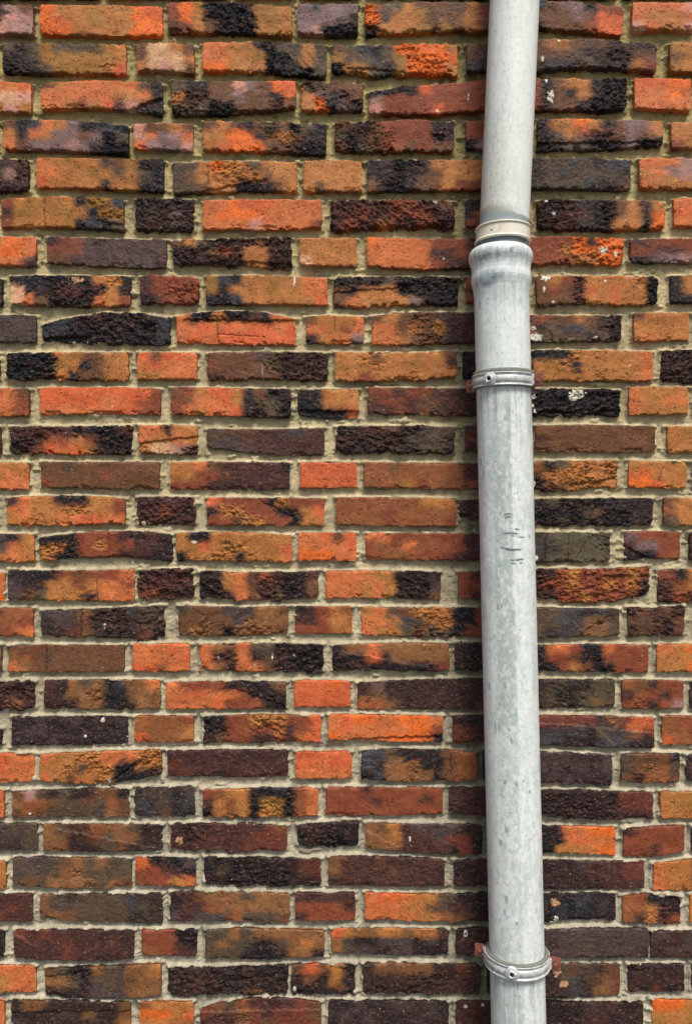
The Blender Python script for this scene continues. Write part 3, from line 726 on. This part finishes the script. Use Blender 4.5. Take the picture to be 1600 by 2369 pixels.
def col_lower(T, PY_, r):
    ym = PY_*KP*1000; A = np.degrees(ang(T))
    c = np.ones(T.shape+(3,))*lin((224, 232, 225))
    n1 = wrapn(T, ym, 22, 60, 1); n2 = wrapn(T, ym, 7, 11, 31); n3 = wrapn(T, ym, 3, 4, 77)
    # grey-green band down the front-left of the pipe
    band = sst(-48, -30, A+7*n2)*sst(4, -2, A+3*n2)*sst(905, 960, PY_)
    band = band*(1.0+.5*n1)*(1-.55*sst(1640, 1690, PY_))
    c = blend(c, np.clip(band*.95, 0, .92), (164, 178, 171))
    wide = sst(-.1, .6, n1)*sst(880, 960, PY_)
    c = blend(c, wide*.6, (190, 199, 193))
    lo = sst(1900, 2000, PY_)
    c = blend(c, lo*sst(-.2, .5, n2)*.35, (206, 210, 206))
    c = blend(c, sst(.15, .45, n2)*.5, (240, 241, 238))
    c = blend(c, sst(.1, .6, wrapn(T, ym, 6, 7, 120, 3))*.35*sst(890, 950, PY_), (176, 188, 182))
    c = blend(c, sst(.48, .6, n3)*.4, (232, 232, 228))
    up = sst(760, 600, PY_)
    strk = wrapn(T, ym, 3, 60, 200)
    c = blend(c, up*sst(.1, .7, strk)*.45, (150, 164, 166))
    # blue-grey patches in the hollows of the socket
    for (a0, p0, ra, rp, k) in ((-32, 606, 34, 12, .8), (30, 604, 20, 9, .45), (-22, 652, 26, 13, .85), (32, 650, 18, 10, .3), (-44, 672, 22, 18, .6), (-10, 700, 40, 20, .3)):
        m = np.exp(-((A-a0)/ra)**2-((PY_-p0)/rp)**2+.8*n2)
        c = blend(c, np.clip(m*k, 0, .9), (128, 146, 152))
    m = sst(.25, .6, wrapn(T, ym, 14, 24, 260))*sst(800, 690, PY_)
    c = blend(c, m*.4, (160, 172, 176))
    # grime washed down below each clamp and below the socket
    for (p0, ln, kk) in ((902, 95, .75), (2236, 120, .6), (664, 120, .35)):
        m = sst(p0-2, p0+6, PY_)*np.exp(-np.clip(PY_-p0, 0, 999)/ln)*sst(-.25, .5, wrapn(T, ym, 4, 70, 500+p0 % 13)+.25*n2)
        c = blend(c, m*kk, (138, 150, 142))
    strk2 = wrapn(T, ym, 4.5, 130, 610, 4, .6)
    c = blend(c, sst(.15, .6, strk2)*.15, (182, 190, 182)); c = blend(c, sst(.2, .6, -strk2)*.12, (238, 240, 234))
    # scrape marks across the front
    for (a0, a1, p0, sl) in ((-18, 8, 1190, 0), (-20, 6, 1196, 1), (-16, 16, 1222, 1), (-20, 20, 1232, 1), (0, 26, 1239, 3), (-22, 6, 1266, 3), (-20, 24, 1269, 0), (-8, 22, 1292, 0), (-4, 22, 1300, 0)):
        m = sst(3.2, .9, np.abs(PY_-p0-sl*(A-a0)/20-2*n1))*sst(a0-3, a0+4, A+6*n3)*sst(a1+3, a1-4, A+6*n3)*sst(-.5, .15, wrapn(T, ym, 9, 9, 300+p0 % 7))
        c = blend(c, m, (84, 106, 104))
    for (a0, p0, ra, rp) in ((8, 600, 4, 8), (-62, 712, 4, 10), (-68, 668, 3, 9), (-26, 1396, 3, 6), (-34, 1398, 2, 8), (-12, 1697, 4, 6), (-17, 1672, 3, 4), (-26, 1792, 4, 7), (-4, 1795, 3, 5),
                             (-26, 1900, 4, 6), (-40, 1930, 3, 8), (-62, 1096, 3, 7), (-72, 1070, 3, 10), (-22, 1574, 3, 6), (-30, 2055, 4, 10), (-34, 2085, 3, 7), (-10, 2105, 3, 4), (-60, 1580, 3, 10), (-46, 1672, 2, 14), (-36, 1672, 2, 14), (25, 1812, 3, 5), (40, 1240, 2, 8)):
        m = sst(1.3, .5, ((A-a0)/ra)**2+((PY_-p0)/rp)**2+.5*n3)
        c = blend(c, m*.62, (112, 130, 126))
    m = sst(.78, .92, wrapn(T, ym, 5, 7, 400, 3))*.6*sst(-80, -40, A)*sst(40, 10, A)
    c = blend(c, m, (132, 146, 142))
    return c
def col_upper(T, PY_, r):
    ym = PY_*KP*1000; A = np.degrees(ang(T))
    n1 = wrapn(T, ym, 20, 70, 11); n2 = wrapn(T, ym, 5, 26, 41); n3 = wrapn(T, ym, 2.5, 6, 87)
    c = np.ones(T.shape+(3,))*lin((228, 233, 224))
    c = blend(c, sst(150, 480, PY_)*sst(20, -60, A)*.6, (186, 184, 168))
    c = blend(c, sst(0, .6, n1)*.35, (204, 208, 202))
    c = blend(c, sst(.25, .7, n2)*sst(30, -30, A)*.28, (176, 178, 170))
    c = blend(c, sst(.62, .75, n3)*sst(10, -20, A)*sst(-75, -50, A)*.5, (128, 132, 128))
    # dirt rim and the bare grey bottom end that slides in the collar
    e = 505+10*sst(-60, 60, A)-5*np.cos(T)*0+3*n1
    c = blend(c, sst(e-26+8*n2, e-2, PY_)*sst(45, -30, A)*.7, (132, 132, 112))
    c = blend(c, sst(e-2, e+1.5, PY_), (148, 158, 158))
    return c
def col_cream(T, PY_, r):
    ym = PY_*KP*1000; A = np.degrees(ang(T))
    c = np.ones(T.shape+(3,))*lin((234, 226, 206))
    c = blend(c, sst(.0, .7, wrapn(T, ym, 12, 10, 5))*.4, (208, 196, 168))
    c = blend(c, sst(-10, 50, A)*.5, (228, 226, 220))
    c = blend(c, sst(1.2, .5, ((A+35)/2.5)**2+((PY_-549)/3)**2), (100, 92, 80))
    return c
base_pt = axis_lower(1184.5+EYE/KP); base_pt[2] = 0.0
dp = empty('downpipe', tuple(base_pt)); B0 = tuple(base_pt)
tag(dp, label='pale grey round zinc downpipe running up the right side of the brick wall', category='downpipe')
ybot = 1184.5+EYE/KP-4
low = [(p, 50.2) for p in np.arange(700, ybot, 2.0)]
sock = [(577, 42.0), (576.4, 46.5), (577.5, 49.5), (579.5, 52.2), (582.5, 54.8), (587, 57.2), (592, 58.5), (598, 58.9), (604, 58.4), (610, 56.8), (617, 55.0), (625, 53.9),
        (633, 53.7), (641, 54.6), (649, 55.3), (656, 54.8), (663, 53.4), (671, 51.8), (680, 51.0), (690, 50.3)]
sp = np.array(sock); tpar = np.linspace(0, len(sp)-1, 150)
sock = list(zip(np.interp(tpar, np.arange(len(sp)), sp[:, 0]), np.interp(tpar, np.arange(len(sp)), sp[:, 1])))
tube('lower_pipe', sock+low, axis_lower, M_ZINC, dp, col_lower, 220, loc=B0)
up = [(p, 45.4) for p in np.arange(-330, 578, 2.0)]
tube('upper_pipe', up, axis_upper, M_UP, dp, col_upper, 200, loc=B0)
def arcp(p0, r0, rad, n=14, px=KP*1000):       # a bead standing proud of radius r0
    return [(p0-rad*math.cos(t)/px, r0+rad*math.sin(t)) for t in np.linspace(0, math.pi, n)]
col_axis = lambda p: axis_upper(p)+np.array([-.0015, 0, 0])
coll = [(529, 46.0), (529, 49.6)]+arcp(531.6, 49.8, 2.1)+[(p, 49.7) for p in np.arange(536, 560, 2)]+arcp(562.0, 49.8, 2.1)+[(564.6, 46.2), (562.0, 46.0)]
tube('collar', coll, col_axis, M_CREAM, dp, col_cream, 160, loc=B0)
tube('sealing_sleeve', [(552, 45.9), (565, 46.6), (572, 46.6), (580, 46.2)], col_axis, M_SLEEVE, dp, lambda T, p, r: np.ones(T.shape+(3,))*.03, 120, loc=B0)

# ------------------------------------------------------------------ pipe clamps
def lathe(name, prof, mat, parent, seg=140, a0=0.0, a1=2*math.pi, loc=(0, 0, 0)):
    prof = np.array(prof, float)/1000; n = len(prof); full = abs(a1-a0-2*math.pi) < 1e-6
    th = np.linspace(a0, a1, seg, endpoint=not full)
    V = np.stack([prof[:, 0:1]*np.sin(th)[None], -prof[:, 0:1]*np.cos(th)[None], prof[:, 1:2]+0*th[None]], -1).reshape(-1, 3)
    i = np.arange(n)[:, None]*seg; i2 = ((np.arange(n)+1) % n)[:, None]*seg
    if full: j = np.arange(seg)[None]; k = (j+1) % seg
    else: j = np.arange(seg-1)[None]; k = j+1
    Q = np.stack([i+j, i+k, i2+k, i2+j], -1).reshape(-1, 4)
    o = mesh_obj(name, V, Q, mat, parent); o.location = loc
    return o
import bmesh
def bm_obj(name, bm, mat, parent):
    me = bpy.data.meshes.new(name); bmesh.ops.recalc_face_normals(bm, faces=bm.faces); bm.to_mesh(me); bm.free()
    for p in me.polygons: p.use_smooth = True
    me.materials.append(mat); o = bpy.data.objects.new(name, me); COL.objects.link(o); o.parent = parent
    m = o.modifiers.new('bev', 'BEVEL'); m.width = .0006; m.segments = 2; m.limit_method = 'ANGLE'
    m.harden_normals = False
    return o
def lug_bm(s, rr, hh, wdt):                      # rusty plate: flat inner end, rounded outer end; local x = s*radial
    bm = bmesh.new(); pts = []
    inner = rr-3
    pts.append((inner, -hh)); 
    for t in np.linspace(-90, 90, 15):
        pts.append((rr+wdt-6+6*math.cos(R(t))**.7, (hh-1.0)*math.sin(R(t))*(abs(math.sin(R(t)))**-.75 if abs(t) > 1 else 1)))
    pts.append((inner, hh))
    f = [bm.verts.new((s*x_/1000, -.001, z_/1000)) for x_, z_ in pts]
    b = [bm.verts.new((s*x_/1000, .0012, z_/1000)) for x_, z_ in pts]
    bm.faces.new(f); bm.faces.new(b[::-1])
    for i in range(len(f)):
        j = (i+1) % len(f); bm.faces.new((f[i], b[i], b[j], f[j]))
    return bm
def disc_bm(cx, cy, cz, prof, seg=28, direction=(0, -1, 0)):   # lathe about an axis, prof = (radius, height) mm
    bm = bmesh.new(); d = np.array(direction, float); d /= np.linalg.norm(d)
    upv = np.array([0, 0, 1.]); sdv = np.cross(d, upv)
    rings = []
    for r_, h_ in prof:
        rings.append([bm.verts.new(tuple(np.array([cx, cy, cz])+d*h_/1000+(sdv*math.cos(t)+upv*math.sin(t))*r_/1000)) for t in np.linspace(0, 2*math.pi, seg, endpoint=False)])
    for a, b in zip(rings, rings[1:]):
        for i in range(seg):
            j = (i+1) % seg; bm.faces.new((a[i], a[j], b[j], b[i]))
    bm.faces.new(rings[-1])
    return bm
def clamp(py, phi, rad, label, gasket_top, lugw, gasket_r):
    cpt = axis_lower(py)
    t = empty('pipe_clamp', tuple(cpt), -R(phi))
    tag(t, label=label, category='pipe clamp', group='clamps holding the downpipe to the wall')
    r = rad
    band = [(r-1.6, 11.5), (r+.6, 12.4), (r+1.6, 11.0), (r+.2, 9.4), (r-1.2, 8.4), (r-1.2, 6.4), (r+.5, 5.0), (r+1.2, 4.0), (r+1.2, -4.0), (r+.5, -5.0), (r-1.2, -6.4), (r-1.2, -8.0),
            (r+.2, -9.2), (r+1.6, -10.6), (r+.8, -12.0), (r-1.6, -11.8), (r-1.9, -6), (r-1.9, 6)]
    fb = lathe('front_band', band, M_GALV, t, 110, -R(86), R(86))
    rb = lathe('rear_band', [(r-1.6, 10.5), (r+.4, 10.5), (r+.4, -10.5), (r-1.6, -10.5)], M_GALV, t, 90, R(94), R(266))
    gs = [(50.6, gasket_top-2.5), (51.6, gasket_top), (gasket_r-1.4, gasket_top+.3), (gasket_r, gasket_top-1.6), (gasket_r, 12), (r-2.0, 11), (r-2.0, -12.0), (r-4, -12.6), (52.5, -12.4), (50.6, -11)]
    lathe('gasket', gs, M_RUBBER, t, 160)
    # round boss with its threaded hole at the front of the band
    bs = bm_obj('boss', disc_bm(0, -(r-.5)/1000, 0, [(13.0, -2), (12.6, 2.2), (11.2, 3.4), (7.6, 3.9), (7.0, 5.6), (6.2, 6.4), (4.6, 6.2), (4.1, 4.6)]), M_GALV, t)
    bm_obj('screw_hole', disc_bm(0, -(r-.5)/1000, 0, [(4.05, 3.9), (4.05, 4.75)]), M_DARK, bs)
    for s in (-1, 1):
        lg = bm_obj('lug', lug_bm(s, r, 13.5, lugw), M_RUST, t)
        sc = bm_obj('screw', disc_bm(s*(r+lugw*.5)/1000, -.001, -1/1000, [(3.6, 0), (3.6, 1.0), (3.0, 2.0), (1.4, 2.4)], 20), M_RUST, lg)
        bm_obj('band_end', fl(s, r), M_GALV, t)
    st = bm_obj('wall_stem', disc_bm(0, (r-1)/1000, 0, [(5, 0), (5, 80)], 18, (math.sin(R(phi))*-1, math.cos(R(phi)), 0)), M_GALV, t)
    return t
def fl(s, r):                                     # short ear of bright band folded out over the lug
    bm = bmesh.new()
    pts = [(r-1.5, -11.5), (r+3.8, -9.5), (r+4.6, -5), (r+3.2, 0), (r+4.6, 5), (r+4.4, 9.8), (r-1.5, 11.5)]
    f = [bm.verts.new((s*x_/1000, -.0042, z_/1000)) for x_, z_ in pts]; b = [bm.verts.new((s*x_/1000, -.0015, z_/1000)) for x_, z_ in pts]
    bm.faces.new(f); bm.faces.new(b[::-1])
    for i in range(len(f)):
        j = (i+1) % len(f); bm.faces.new((f[i], b[i], b[j], f[j]))
    return bm
clamp(886, 36, 57.0, 'upper pipe clamp, pale metal with rusty lugs, just below the swollen pipe socket', 19.5, 20, 55.5)
clamp(2214, 20, 59.0, 'lower pipe clamp, pale metal seen from above, beside peach chips on dark bricks', 15.0, 20, 57.0)
